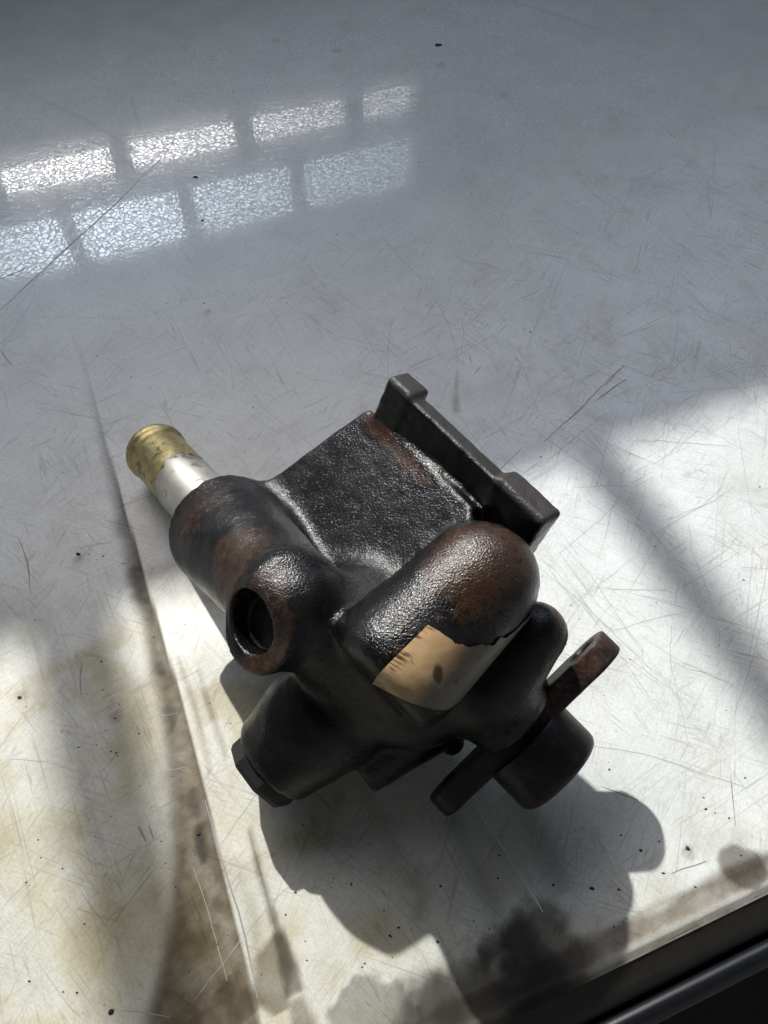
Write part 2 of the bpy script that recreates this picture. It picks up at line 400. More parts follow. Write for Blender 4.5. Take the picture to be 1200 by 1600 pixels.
# yellowed, dirtier towards the near left corner
left = sstep(40, -110, UU)*sstep(60, -60, VV)
stain(left*(0.55+0.9*sstep(0.4, 0.65, n_mid)), (0.80, 0.74, 0.59), 0.8)
stain(sstep(0.5, 0.68, fbm(X, Y, 0, 9, 5, 131.0, 0.65))*0.35*sstep(200, 0, VV), (0.78, 0.76, 0.70), 0.8)
stain(sstep(120, -80, UU)*sstep(120, 0, VV)*0.5, (0.90, 0.88, 0.82), 0.9)
stain(sstep(0.52, 0.72, n_mid)*left*0.8, (0.80, 0.76, 0.62))
stain(sstep(0.58, 0.75, fbm(X, Y, 0, 22, 5, 31.0))*0.5, (0.86, 0.85, 0.82), 0.8)
# the brown grime band along the fold
fold = [(-124.9, 92.9), (-119.7, 78.4), (-107.5, 48.5), (-89.8, 5.2), (-81.8, -12.6), (-74.4, -30.3), (-65.4, -50.9), (-59.5, -64.8), (-54.0, -77.9), (-48.6, -91.9), (-43.4, -106.5), (-38.5, -120.0), (-34.0, -131.9), (-29.4, -144.2), (-26.5, -151.6)]
fp = np.array(fold); fu = fp@E1[:2]; fv = fp@E2[:2]; k = np.argsort(fv); fu, fv = fu[k], fv[k]
lp_ = np.array([(-123.3, 85.6), (-106.7, 42.3), (-90.3, -0.0), (-78.3, -31.4), (-69.6, -57.0), (-63.9, -72.4), (-59.8, -85.0), (-56.2, -101.7), (-55.0, -109.6), (-54.1, -124.3), (-54.7, -132.5), (-55.8, -144.2), (-57.4, -156.3)])
lu = lp_@E1[:2]; lv = lp_@E2[:2]; k = np.argsort(lv); lu, lv = lu[k], lv[k]
def smooth_interp(x, xs, ys):
    r = 0
    for o in (-6, -3, 0, 3, 6): r = r+np.interp(x+o, xs, ys)
    return r/5
FU = smooth_interp(VV, fv, fu)+(vnoise(VV, VV*0, 0, 9.0, 2.0)-0.5)*0.5
LU = smooth_interp(VV, lv, lu)+(n_mid-0.5)*5*sstep(60, 0, VV)+(n_fine-0.5)*1.5
dR = UU-FU                     # positive on the pump's side of the fold
dL = UU-LU
dens = np.interp(VV, [-170, -100, -40, 10, 40, 80, 110, 128], [.95, .9, .88, .85, .7, .35, .15, 0])
inside = sstep(0.35, -0.35, dR)
band = inside*sstep(-3.0, 3.4, dL)*dens*(0.86+0.5*(n_fine-0.4)+0.12*(n_mid-0.5)+0.25*(fbm(X, Y, 0, 2.2, 2, 66.0)-0.5))
stain(band*1.1, (0.23, 0.18, 0.11), 0.2)
stain(inside*np.exp(-((dL-1.8)/2.0)**2)*dens*0.45*sstep(60, -20, VV), (0.35, 0.33, 0.30), 0.4)
stain(inside*np.exp(-(dR/1.0)**2)*dens*0.6, (0.25, 0.22, 0.18), 0.4)
stain(inside*np.exp(-((dR+3.5)/2.2)**2)*sstep(0.45, 0.6, fbm(X, Y, 0, 8, 3, 77.0))*dens*0.8*sstep(60, 0, VV), (0.25, 0.22, 0.18), 0.4)
def streak(pts, widths, colour, strength, soft=0.8, gl=0.5, nz=1.2):
    d, t, s = polyline_dist(pts, X, Y)
    w = ips(t, widths)+(n_fine-0.5)*nz
    m = sstep(soft, -soft, d-w)*strength*(0.7+0.6*n_mid)*sstep(0, .04, t)*sstep(1, .96, t)
    stain(m, colour, gl)
G = (0.30, 0.27, 0.22)
streak([(-36.3, -99.8), (-33.5, -108.0), (-30.0, -117.1), (-26.9, -124.3), (-23.8, -131.2), (-21.1, -139.1)], [.3, .6, .8, 1.2, 2.2, 2.4], (0.26, .24, .19), 0.95)
streak([(-26.2, -125.0), (-27.0, -131.2), (-27.0, -137.2), (-24.3, -142.3)], [1.0, 4.6, 4.8, 2.0], (0.33, .30, .24), 0.9, 1.2)
streak([(-62.9, -50.9), (-56.1, -64.8), (-51.1, -77.9), (-47.7, -87.6)], [.5, .9, .9, .5], (0.5, .47, .42), 0.7)
streak([(-55.9, -55.0), (-51.2, -66.8), (-46.9, -76.1), (-43.8, -83.3)], [.3, .8, 1.0, .4], (0.5, .47, .42), 0.75)
streak([(-37.8, -111.1), (-33.7, -120.0), (-31.3, -128.4), (-31.9, -133.9)], [.4, 1.6, 2.0, .8], (0.6, .57, .5), 0.6, 1.5)
streak([(-21.1, -139.1), (-18.9, -144.2), (-17.8, -149.2)], [1.8, 3.0, 3.0], (0.33, .30, .24), 0.8, 1.2)
streak([(-38.7, -135.2), (-34.9, -139.1), (-31.5, -143.0)], [2.4, 3.5, 3.5], (0.38, .33, .26), 0.7, 2.0)
streak([(-50.0, -99.3), (-48.6, -104.9), (-47.0, -109.6)], [1.0, 1.4, .8], (0.25, .22, .2), 0.8)
streak([(-7.1, -87.6), (0.0, -100.1), (6.6, -114.1), (11.1, -127.1)], [1.5, 2, 2.5, 2], (0.72, .72, .70), 0.6, 2.5)
streak([(18.1, -96.9), (23.3, -109.6), (28.9, -122.8), (31.5, -129.8)], [2, 2.5, 3, 3], (0.62, .64, .62), 0.7, 3.0)
streak([(35.1, -90.2), (42.2, -104.9), (46.5, -117.1)], [2.5, 3.0, 3.0], (0.58, .60, .60), 0.7, 3.0)
streak([(6.6, -115.6), (9.1, -112.6), (10.1, -117.1), (8.0, -122.8)], [1.5, 2.5, 2, 1], (0.6, .6, .58), 0.6, 2.0)
streak([(28.4, 66.4), (27.3, 54.9), (26.7, 43.8)], [.3, .5, 1.6], (0.6, .5, .4), 0.7, 1.0)
streak([(-187.1, 263.8), (-153.2, 239.6), (-118.5, 208.8)], [.5, .6, .5], (0.72, .72, .72), 0.7, 1.2)
streak([(-132.6, 260.7), (-125.0, 236.7), (-117.4, 216.9)], [.5, .8, .5], (0.7, .7, .7), 0.7, 1.2)
streak([(76.9, 367.4), (101.6, 349.9), (128.3, 328.6)], [.5, 1.2, .5], (0.72, .72, .72), 0.8, 1.2)
streak([(-81.8, -62.9), (-75.6, -70.5), (-70.6, -83.3), (-71.0, -95.2)], [3, 4, 5, 3], (0.82, .8, .74), 0.5, 5.0)
def blob(x, y, r, colour, strength, soft=1.0, nz=0.5, sx=1.0, ang=0.0, gl=0.4):
    dx = X-x; dy = Y-y; ca, sa = math.cos(ang), math.sin(ang)
    p = (dx*ca+dy*sa)/sx; q = -dx*sa+dy*ca
    dd = np.sqrt(p*p+q*q)+(n_mid-0.5)*r*nz*2.6+(n_fine-0.5)*r*nz*1.2
    stain(sstep(soft, -soft, dd-r)*strength, colour, gl)
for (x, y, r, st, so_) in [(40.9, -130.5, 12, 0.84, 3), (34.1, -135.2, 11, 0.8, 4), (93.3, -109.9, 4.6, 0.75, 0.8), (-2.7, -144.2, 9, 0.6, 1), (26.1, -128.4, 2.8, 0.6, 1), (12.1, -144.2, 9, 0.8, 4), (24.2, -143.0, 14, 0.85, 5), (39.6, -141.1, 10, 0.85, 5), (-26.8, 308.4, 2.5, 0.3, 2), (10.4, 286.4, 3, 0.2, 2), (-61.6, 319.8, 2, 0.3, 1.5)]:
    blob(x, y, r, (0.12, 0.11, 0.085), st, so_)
for (x, y, r, st, so_) in [(-77.5, -70.5, 2, 0.5, 1), (-106.0, -63.9, 1.6, 0.4, 1), (-99.7, -17.9, 1.6, 0.35, 0.8), (-88.5, 56.5, 1.2, 0.3, 0.6), (-39.0, 236.7, 2, 0.25, 2), (31.5, 293.2, 2.6, 0.4, 1.5), (92.9, 193.0, 2, 0.3, 2), (63.8, 260.7, 3, 0.25, 3), (143.7, 225.2, 1.5, 0.35, 0.8), (-71.8, 97.4, 2, 0.4, 1), (79.8, -106.8, 1.5, 0.5, 0.8), (46.5, -59.0, 4, 0.2, 2)]:
    blob(x, y, r, (0.35, 0.33, 0.28), st, so_)
# grime gathered along the near edge
eb = sstep(9.5, 7.0, (VV-VE)+(n_mid-0.5)*5)
stain(eb*(0.80+0.5*(n_fine-0.5))*(1-0.75*np.exp(-((VV-VE-1.8)/0.7)**2)), (0.24, 0.185, 0.13), 0.3)
stain(np.exp(-((VV-VE-7.6-(n_mid-0.5)*4)/0.9)**2)*0.5, (0.35, 0.30, 0.24), 0.5)
stain(sstep(40, 5, VV-VE)*sstep(-140, 120, UU)*0.35*sstep(0.35, 0.7, n_mid), (0.72, 0.66, 0.52), 0.7)
# tiny dirt flecks everywhere
ff = vnoise(X, Y, 0, 1.5, 91.0)
stain(sstep(0.90, 0.965, ff)*sstep(0.5, 0.62, fbm(X, Y, 0, 18, 3, 55.0))*0.6, (0.4, 0.37, 0.33), 0.6)

Z = (fbm(X, Y, 0, 90, 2, 1.0)-0.5)*0.10
Z = Z+np.exp(-(dR/3.0)**2)*0.10*sstep(110, 40, VV)
crease = [(24.0, -93.6), (27.7, -100.1), (33.4, -108.8), (37.6, -116.3), (40.1, -120.7), (43.4, -122.8)]
dC, tC, sC = polyline_dist(crease, X, Y)
Z = Z+np.exp(-(dC/0.9)**2)*0.35
Z = Z-sstep(2.5, 0.0, VV-VE)*0.8
edge_ridge = np.exp(-((VV-VE-2.2)/0.8)**2)*0.5
Z = Z+edge_ridge
stain(np.exp(-((VV-VE-2.2)/0.7)**2)*0.0, (1, 1, 1))
nv, nu = X.shape
verts = np.stack([X.ravel(), Y.ravel(), (Z-0.3).ravel()], 1)
idx = np.arange(nv*nu).reshape(nv, nu)
quads = np.stack([idx[:-1, :-1].ravel(), idx[:-1, 1:].ravel(), idx[1:, 1:].ravel(), idx[1:, :-1].ravel()], 1)
panel = mesh_obj('worktop', verts, quads, M_PANEL)
set_attr(panel, 'wear', np.concatenate([alb.reshape(-1, 3), gloss.reshape(-1, 1)], 1))
rel_ = 0.03+0.97*sstep(120, 180, VV)*sstep(330, 180, UU)*sstep(400, 300, VV)
pol_ = sstep(110, 180, VV+(n_big-0.5)*30)
ra_ = panel.data.attributes.new('polish', 'FLOAT', 'POINT'); ra_.data.foreach_set('value', pol_.astype(np.float32).ravel())
ra_ = panel.data.attributes.new('relief', 'FLOAT', 'POINT'); ra_.data.foreach_set('value', rel_.astype(np.float32).ravel())
tag(panel, kind='structure')
def ztab(x, y): 
    return 0.0

# edge: grimy strip dropping away, then a black rounded rail
def sweep_uv(profile, u0, u1, mat, name, nseg=60, jitter=0.0, parent=None):
    uu = np.linspace(u0, u1, nseg); V = []
    for i, u in enumerate(uu):
        for (v, z) in profile:
            j = (vnoise(u, v*3, z*3, 6.0, 3.3)-0.5)*jitter
            V.append(uvw(u, v+j, z+j))
    n = len(profile); Fc = []
    for i in range(nseg-1):
        for k in range(n-1):
            Fc.append((i*n+k, (i+1)*n+k, (i+1)*n+k+1, i*n+k+1))
    return mesh_obj(name, V, Fc, mat, parent, smooth=True)
et = tag(empty('edge_trim', uvw(0, VE, 0)), 'dark grimy strip and black rounded rail along the near edge of the white panel', 'edge trim')
def child(o):
    o.parent = et; o.matrix_parent_inverse = Matrix.Translation(-Vector(et.location)); return o
child(sweep_uv([(VE+0.5, -1.0), (VE-1.0, -2.0), (VE-4, -2.8), (VE-6.5, -3.8), (VE-7.5, -6), (VE-7.5, -20)], -700, 1000, M_LIP, 'strip', 400, 0.5))
pr = [(VE-7.8, -9)]+[(VE-11.2+3.2*math.cos(a), -8+3.0*math.sin(a)) for a in np.linspace(math.pi*0.98, 0, 14)[::-1]]+[(VE-14.6, -12), (VE-14.6, -60), (VE-14.6, -400)]
child(sweep_uv(pr, -700, 1000, M_RAIL, 'rail', 60))

# scratches cut in the panel: thin ribbons
def ribbon(pts, w, rng):
    V = []; Fc = []; P = []
    for i in range(len(pts)-1):
        a = np.array(pts[i][:2], float); b = np.array(pts[i+1][:2], float); L = np.linalg.norm(b-a); k = max(2, int(L/3))
        for j in range(k): P.append(a+(b-a)*j/k)
    P.append(np.array(pts[-1][:2], float)); P = np.array(P)
    P[1:-1] += (rng.rand(len(P)-2, 2)-0.5)*0.35
    n = len(P)
    for i in range(n):
        t = P[min(i+1, n-1)]-P[max(i-1, 0)]; t /= np.linalg.norm(t)+1e-9; q = np.array([-t[1], t[0]])
        ww = w*(0.35+0.65*math.sin(math.pi*(i+0.5)/n)**0.5)*(0.7+0.6*rng.rand())
        for s in (-1, 1): V.append((P[i][0]+q[0]*ww/2*s, P[i][1]+q[1]*ww/2*s, 0))
    for i in range(n-1): Fc.append((2*i, 2*i+1, 2*i+3, 2*i+2))
    return V, Fc
from mathutils.bvhtree import BVHTree
def surf_z(V):
    """height of the panel under each (x, y), from the panel grid"""
    V = np.asarray(V, float)
    u = V[:, 0]*E1[0]+V[:, 1]*E1[1]; v = V[:, 0]*E2[0]+V[:, 1]*E2[1]
    i = np.clip(np.searchsorted(us, u)-1, 0, nu-2); j = np.clip(np.searchsorted(vs, v)-1, 0, nv-2)
    zz = (Z-0.3); return np.maximum.reduce([zz[j, i], zz[j, i+1], zz[j+1, i], zz[j+1, i+1]])
rng = np.random.RandomState(3)
def lines(name, plist, mat, label):
    V = []; Fc = []
    for pts, w in plist:
        v, f = ribbon(pts, w, rng); n = len(V); V += v; Fc += [tuple(i+n for i in q) for q in f]
    V = np.array(V, float); V[:, 2] = surf_z(V)+0.05
    o = mesh_obj(name, V, Fc, mat); tag(o, kind='stuff'); o['label'] = label
    return o
lines('scratches', [
    ([(-108.5, 204.5), (-123.4, 169.3), (-140.4, 134.6), (-157.1, 98.9)], 0.55), ([(-162.3, 118.0), (-150.8, 126.2)], 0.5), ([(87.9, 63.4), (72.4, 45.4), (57.6, 30.3)], .35),
    ([(92.9, 68.1), (83.8, 57.5)], 0.4), ([(92.4, 60.7), (79.5, 50.1)], .45), ([(-90.6, -54.1), (-90.1, -59.0), (-88.8, -64.1)], .45),
    ([(21.9, 5.2), (40.4, 17.4), (49.3, 27.4)], .25), ([(37.7, 68.1), (34.6, 63.4)], .3), ([(33.5, 73.2), (33.8, 69.5)], .4),
    ([(59.7, -89.9), (69.2, -93.6)], .35), ([(74.5, -111.8), (84.3, -108.8)], .25), ([(-65.7, -100.1), (-62.9, -104.1)], .5),
    ([(-62.9, -100.1), (-61.0, -103.6)], .4), ([(-48.7, -93.6), (-42.7, -108.0), (-36.8, -120.7), (-31.3, -135.2), (-30.3, -139.1)], .42), ([(-151.0, 76.7), (-144.2, 68.1)], .4),
    ([(96.0, -86.8), (94.0, -100.1)], .25),
    ([(-121.3, -10.1), (-116.1, -18.7), (-111.7, -31.4)], .35), ([(-66.7, -122.8), (-77.7, -120.0)], .2), ([(151.6, 182.9), (148.1, 159.0)], .2)], M_SCR, 'dark hairline scratches in the white panel')
rr = random.Random(11); many = [([(43.0, -104.9), (53.8, -100.4)], .2), ([(43.5, -105.2), (50.6, -111.4)], .2)]
for k in range(190):
    u = rr.uniform(-140, 250); v = rr.uniform(-125, 150); a = rr.uniform(0, math.pi); L = rr.uniform(6, 34)
    if rr.random() < 0.5: u = rr.uniform(40, 200); v = rr.uniform(-120, 20)
    p = uvw(u, v); q = (p[0]+math.cos(a)*L, p[1]+math.sin(a)*L); b = a+rr.uniform(-.25, .25)
    many.append(([tuple(p[:2]), q, (q[0]+math.cos(b)*L*.5, q[1]+math.sin(b)*L*.5)], rr.uniform(.10, .2)))
M_SCR2 = plain('fine_scratch', (0.36, 0.37, 0.37), 0.5, nscale=0.4)
lines('fine_scratches', many, M_SCR2, 'fine pale grey scratches over the white panel')
lines('pale_crease', [(crease[:-1], 0.4)], M_PALE, 'pale crease line in the shaded panel')

# dirt crumbs
def crumb_mesh(x, y, r, rng, z=None):
    V = []; n = 7
    z0 = surf_z([(x, y, 0)])[0] if z is None else z
    for j, (h, s) in enumerate(((0, 1.0), (0.35, 0.9), (0.6, 0.45))):
        for k in range(n):
            a = 2*math.pi*k/n; q = r*s*(0.35+1.0*rng.rand()); V.append((x+q*math.cos(a)*1.2, y+q*math.sin(a)*0.85, z0+h*r*0.8))
    Fc = []
    for j in range(2):
        for k in range(n): Fc.append((j*n+k, j*n+(k+1) % n, (j+1)*n+(k+1) % n, (j+1)*n+k))
    Fc.append(tuple(range(2*n, 3*n))); return V, Fc
labels = {
 0: 'largest black crumb of dirt near the far end of the white panel', 1: 'dark oval crumb of dirt lying in the reflection of the window panes',
 2: 'black crumb just below the reflected window', 3: 'dark crumb alone left of the brown fold, level with the pipe boss',
 4: 'black crumb at lower right beside the small grey stain', 5: 'black crumb stuck on the brown grime band', 6: 'dark crumb near the lower left corner'}
for i, (x, y, r) in enumerate([(30.6, 314.0, 1.75), (-89.5, 190.0, 1), (-81.9, 157.2, 0.8), (-100.0, -16.3, 0.75), (80.0, -105.7, 0.75), (-49.3, -102.2, 0.7), (-64.9, -141.8, 0.75)]):
    V, Fc = crumb_mesh(x, y, r, rng)
    tag(mesh_obj('dirt_crumb', V, Fc, M_CRUMB, smooth=False), labels[i], 'crumb', 'crumbs of dirt on the panel')
V = []; Fc = []
pts = [(-65.0, 316.9, 0.5), (-51.4, 302.8, 0.5), (-79.7, 265.1, 0.6), (-62.6, 270.8, 0.4), (-117.0, 212.5, 0.3), (-110.9, 176.5, 0.3), (-68.9, 205.5, 0.4), (-10.6, 186.4, 0.3), (-3.5, 169.3, 0.4), (-5.0, 165.5, 0.3), (-21.0, 147.2, 0.6), (-92.2, 137.6, 0.35), (-87.8, 122.5, 0.35), (-69.5, 110.8, 0.4), (-74.1, 103.0, 0.6), (-71.7, 98.5, 0.5), (-89.1, 103.0, 0.35), (-83.5, 104.2, 0.3), (-82.3, 105.0, 0.3), (-79.5, 106.1, 0.25), (-69.8, 132.5, 0.35), (-67.9, 130.4, 0.3), (-59.0, 127.0, 0.3), (-48.7, 132.0, 0.3), (-43.3, 129.1, 0.3), (-49.9, 126.6, 0.25), (-114.1, 95.9, 0.35), (-112.3, 73.2, 0.4), (-96.8, 62.1, 0.4), (-102.1, 45.7, 0.3), (-108.4, 44.8, 0.3), (-49.8, 25.7, 0.25), (-60.4, 54.9, 0.25), (-48.8, 46.6, 0.4), (-141.4, 68.8, 0.3), (36.0, 224.1, 0.4), (16.7, 201.8, 0.5), (27.5, 279.2, 0.5), (7.8, 181.4, 0.4), (142.3, 227.5, 0.45), (144.7, 223.6, 0.5), (150.3, 230.3, 0.4), (153.8, 233.2, 0.5), (163.5, 213.1, 0.5), (181.3, 237.3, 0.3), (67.9, 177.5, 0.4), (86.1, 148.1, 0.4), (58.6, 86.3, 0.5), (109.1, 122.9, 0.3), (10.3, 154.4, 0.3), (11.4, 152.1, 0.3), (12.8, 148.6, 0.3), (11.3, 145.9, 0.25), (1.4, 140.2, 0.3), (2.5, 133.7, 0.3), (6.4, 159.9, 0.3), (55.7, 23.6, 0.45), (89.1, -13.3, 0.4), (115.3, -25.9, 0.4), (130.2, 10.6, 0.4), (58.6, -34.8, 0.35), (74.1, -52.9, 0.35), (67.6, -106.2, 0.55), (72.8, -104.0, 0.35), (87.0, -95.9, 0.5), (89.3, -96.9, 0.35), (92.8, -98.2, 0.4), (72.4, -111.7, 0.5), (87.1, -92.9, 0.35), (93.6, -107.4, 0.4), (80.0, -115.0, 0.4), (62.6, -85.4, 0.4), (53.3, -115.4, 0.65), (60.2, -115.6, 0.5), (63.0, -102.5, 0.4), (99.8, -87.6, 0.4), (61.2, -122.0, 0.3), (60.2, -122.8, 0.3), (43.6, -114.5, 0.5), (30.2, -107.4, 0.4), (29.4, -112.9, 0.4), (14.5, -114.7, 0.4), (13.3, -127.3, 0.5), (3.7, -124.1, 0.4), (1.4, -125.9, 0.4), (1.7, -126.2, 0.35), (0.0, -120.4, 0.35), (-4.7, -131.9, 0.3), (-5.3, -132.7, 0.3), (-13.0, -112.9, 0.3), (-8.4, -114.5, 0.3), (-8.4, -114.1, 0.3), (22.5, -122.7, 0.3), (26.4, -124.5, 0.3), (-22.7, -116.2, 0.4), (-24.8, -121.3, 0.35), (-85.9, -135.6, 0.4), (-73.8, -138.0, 0.4), (-77.2, -137.8, 0.3), (-92.1, -113.9, 0.35), (-75.2, -123.4, 0.35), (-83.6, -110.6, 0.3), (-91.6, -103.6, 0.35), (-70.5, -45.6, 0.35), (-91.7, -17.0, 0.4), (-84.7, -19.8, 0.35), (-110.5, -7.1, 0.4), (-85.0, -53.5, 0.4), (-69.8, -75.4, 0.4), (-75.3, -80.8, 0.4), (-86.3, -79.2, 0.4), (-92.0, -74.8, 0.3), (-106.6, -64.8, 0.8), (-89.9, -108.0, 0.3), (-77.4, -70.9, 0.5), (-33.9, -73.3, 0.3)]
for (x, y, r) in pts:
    v, f = crumb_mesh(x, y, r*0.8, rng); n = len(V); V += v; Fc += [tuple(i+n for i in q) for q in f]
for k in range(260):
    if rr.random() < 0.6: u = rr.gauss(-40, 70); v = rr.gauss(-60, 60)
    else: u = rr.uniform(-140, 330); v = rr.uniform(-128, 380)
    if not (-160 < u < 350 and VE+7 < v < 400): continue
    p = uvw(u, v); v, f = crumb_mesh(p[0], p[1], rr.uniform(.10, .26), rng); n = len(V); V += v; Fc += [tuple(i+n for i in q) for q in f]
o = mesh_obj('dirt_specks', V, Fc, M_CRUMB, smooth=False); tag(o, kind='stuff'); o['label'] = 'tiny dark dirt specks scattered over the panel'

# ------------------------------------------------------------------ the pump: signed distance casting
def A_(p): return np.array(p, np.float32)
class Grid: pass
def sd_cone(Pn, a, b, r0, r1):
    """cone-like capsule between spheres (a,r0) and (b,r1)"""
    a = A_(a); b = A_(b); ba = b-a; pa = [Pn[i]-a[i] for i in range(3)]
    h = np.clip((pa[0]*ba[0]+pa[1]*ba[1]+pa[2]*ba[2])/float(ba@ba), 0, 1)
    return np.sqrt(sum((pa[i]-ba[i]*h)**2 for i in range(3)))-(r0+(r1-r0)*h)
def sd_cyl(Pn, a, b, r0, r1=None, rnd=1.5):
    """cylinder (or frustum) with flat ends, rounded edges"""
    if r1 is None: r1 = r0
    a = A_(a); b = A_(b); ba = b-a; L = float(np.linalg.norm(ba)); n = ba/L; pa = [Pn[i]-a[i] for i in range(3)]
    t = pa[0]*n[0]+pa[1]*n[1]+pa[2]*n[2]
    q = np.sqrt(np.maximum(sum((pa[i]-n[i]*t)**2 for i in range(3)), 0))
    r = r0+(r1-r0)*np.clip(t/L, 0, 1)
    dr = q-r+rnd; dt = np.abs(t-L/2)-L/2+rnd
    return np.minimum(np.maximum(dr, dt), 0)+np.sqrt(np.maximum(dr, 0)**2+np.maximum(dt, 0)**2)-rnd
def sd_box(Pn, c, ax, half, rnd=1.5):
    c = A_(c); q = []
    for i in range(3):
        n = A_(ax[i]); q.append(np.abs((Pn[0]-c[0])*n[0]+(Pn[1]-c[1])*n[1]+(Pn[2]-c[2])*n[2])-half[i]+rnd)
    return np.minimum(np.maximum(np.maximum(q[0], q[1]), q[2]), 0)+np.sqrt(sum(np.maximum(x, 0)**2 for x in q))-rnd
def sd_prism(Pn, pts, depth, rnd=2.0):
    """polygon (roughly planar, listed in 3D) extruded against its normal"""
    pts = np.array(pts, float); c = pts.mean(0)
    uu, ss, vt = np.linalg.svd(pts-c); nrm = vt[2]
    if nrm[2] < 0: nrm = -nrm
    x = vt[0]; y = np.cross(nrm, x)
    P2 = np.stack([(pts-c)@x, (pts-c)@y], 1)
    if np.sum(P2[:, 0]*np.roll(P2[:, 1], -1)-np.roll(P2[:, 0], -1)*P2[:, 1]) < 0: P2 = P2[::-1]
    q = [Pn[i]-np.float32(c[i]) for i in range(3)]
    px = sum(q[i]*np.float32(x[i]) for i in range(3)); py = sum(q[i]*np.float32(y[i]) for i in range(3)); pz = sum(q[i]*np.float32(nrm[i]) for i in range(3))
    d2 = None
    for i in range(len(P2)):
        a = P2[i]; b = P2[(i+1) % len(P2)]; e = b-a; L = np.linalg.norm(e); nx, ny = e[1]/L, -e[0]/L
        dd = (px-a[0])*nx+(py-a[1])*ny
        d2 = dd if d2 is None else np.maximum(d2, dd)
    d2 = d2+rnd; dz = np.abs(pz+depth/2)-depth/2+rnd
    return np.minimum(np.maximum(d2, dz), 0)+np.sqrt(np.maximum(d2, 0)**2+np.maximum(dz, 0)**2)-rnd
def smin(a, b, k):
    h = np.clip(0.5+0.5*(b-a)/k, 0, 1); return b+(a-b)*h-k*h*(1-h)
def smax(a, b, k): return -smin(-a, -b, k)

def nets(fn, lo, hi, h):
    """surface nets over a regular grid"""
    lo = np.array(lo, float); hi = np.array(hi, float)
    n = np.ceil((hi-lo)/h).astype(int)+1
    ax = [np.arange(n[i], dtype=np.float32)*h+lo[i] for i in range(3)]
    Pn = [ax[0][:, None, None], ax[1][None, :, None], ax[2][None, None, :]]
    Fv = np.broadcast_to(fn(Pn), tuple(n)).astype(np.float32)
    ins = Fv < 0
    cnt = np.zeros(tuple(n-1), np.float32); acc = [np.zeros(tuple(n-1), np.float32) for _ in range(3)]
    sl = [slice(0, -1), slice(1, None)]
    for axis in range(3):
        others = [i for i in range(3) if i != axis]
        for o1 in (0, 1):
            for o2 in (0, 1):
                s0 = [None]*3; s1 = [None]*3
                s0[axis] = sl[0]; s1[axis] = sl[1]
                s0[others[0]] = s1[others[0]] = sl[o1]; s0[others[1]] = s1[others[1]] = sl[o2]
                f0 = Fv[tuple(s0)]; f1 = Fv[tuple(s1)]; cr = (f0 < 0) != (f1 < 0)
                t = np.where(cr, f0/np.where(cr, f0-f1, 1), 0)
                cnt += cr; acc[axis] += np.where(cr, t, 0); acc[others[0]] += cr*o1; acc[others[1]] += cr*o2
    act = cnt > 0; ids = np.full(act.shape, -1, np.int64); ids[act] = np.arange(act.sum())
    ii = np.argwhere(act); c = cnt[act]
    V = np.stack([(ii[:, a]+acc[a][act]/c)*h+lo[a] for a in range(3)], 1)
    quads = []
    for axis in range(3):
        o1, o2 = [(1, 2), (2, 0), (0, 1)][axis]
        s0 = [slice(1, -1)]*3; s1 = [slice(1, -1)]*3
        s0[axis] = slice(0, -1); s1[axis] = slice(1, None)
        a0 = ins[tuple(s0)]; a1 = ins[tuple(s1)]
        cr = np.argwhere(a0 != a1)
        base = cr.copy(); base[:, o1] += 1; base[:, o2] += 1
        flip = a0[tuple(cr.T)]
        def idd(d1, d2):
            q = base.copy(); q[:, o1] -= d1; q[:, o2] -= d2; return ids[q[:, 0], q[:, 1], q[:, 2]]
        q = np.stack([idd(1, 1), idd(0, 1), idd(0, 0), idd(1, 0)], 1)
        q = np.where(flip[:, None], q, q[:, ::-1]); quads.append(q)
    Q = np.concatenate(quads); Q = Q[(Q >= 0).all(1)]
    return V, Q

# --- key points of the pump
HEAD = (21.8, -59.5, 63.0); HEAD_R = 13.39
TAIL = (3.1, -77.1, 58.0); TAIL_R = 15.23
BOSS_E = (-46.0, -24.1, 27.0); BOSS_I = (-21.3, -62.0, 55.0); BOSS_R = 16.52; BOSS_RI = 13.80
PORT_C = (-28.9, -68.3, 57.0)
PN = np.array([-0.60, -0.38, 0.70]); PN /= np.linalg.norm(PN)
PIPE_A = (-52.4, -15.7, 24.0); PIPE_T = (-79.3, 20.0, 9.5); PIPE_R = 9.62
FC = np.array((37.5, -84.0, 28.0))
E_TIP1 = np.array((54.4, -68.0, 44.0)); E_TIP2 = np.array((13.8, -99.0, 13.0))
EP = E_TIP1-E_TIP2; EP /= np.linalg.norm(EP)
AX = np.array([math.cos(RA(-53))*math.cos(RA(19)), math.sin(RA(-53))*math.cos(RA(19)), -math.sin(RA(19))])
AX = AX-EP*(AX@EP); AX /= np.linalg.norm(AX)
EQ = np.cross(EP, AX); EQ = EQ if EQ[2] > 0 else -EQ
# mounting plate frame
PL0 = np.array((1.2, -4.1, 69.0)); PL1 = np.array((36.5, -47.0, 67.0)); PLB = np.array((-6.7, -2.9, 56.0))
LX = PL1-PL0; LLEN = np.linalg.norm(LX); LX /= LLEN
HX = PLB-PL0; HX = HX-LX*(HX@LX); HX /= np.linalg.norm(HX)
TX = np.cross(LX, HX)
if TX[0] < 0: TX = -TX

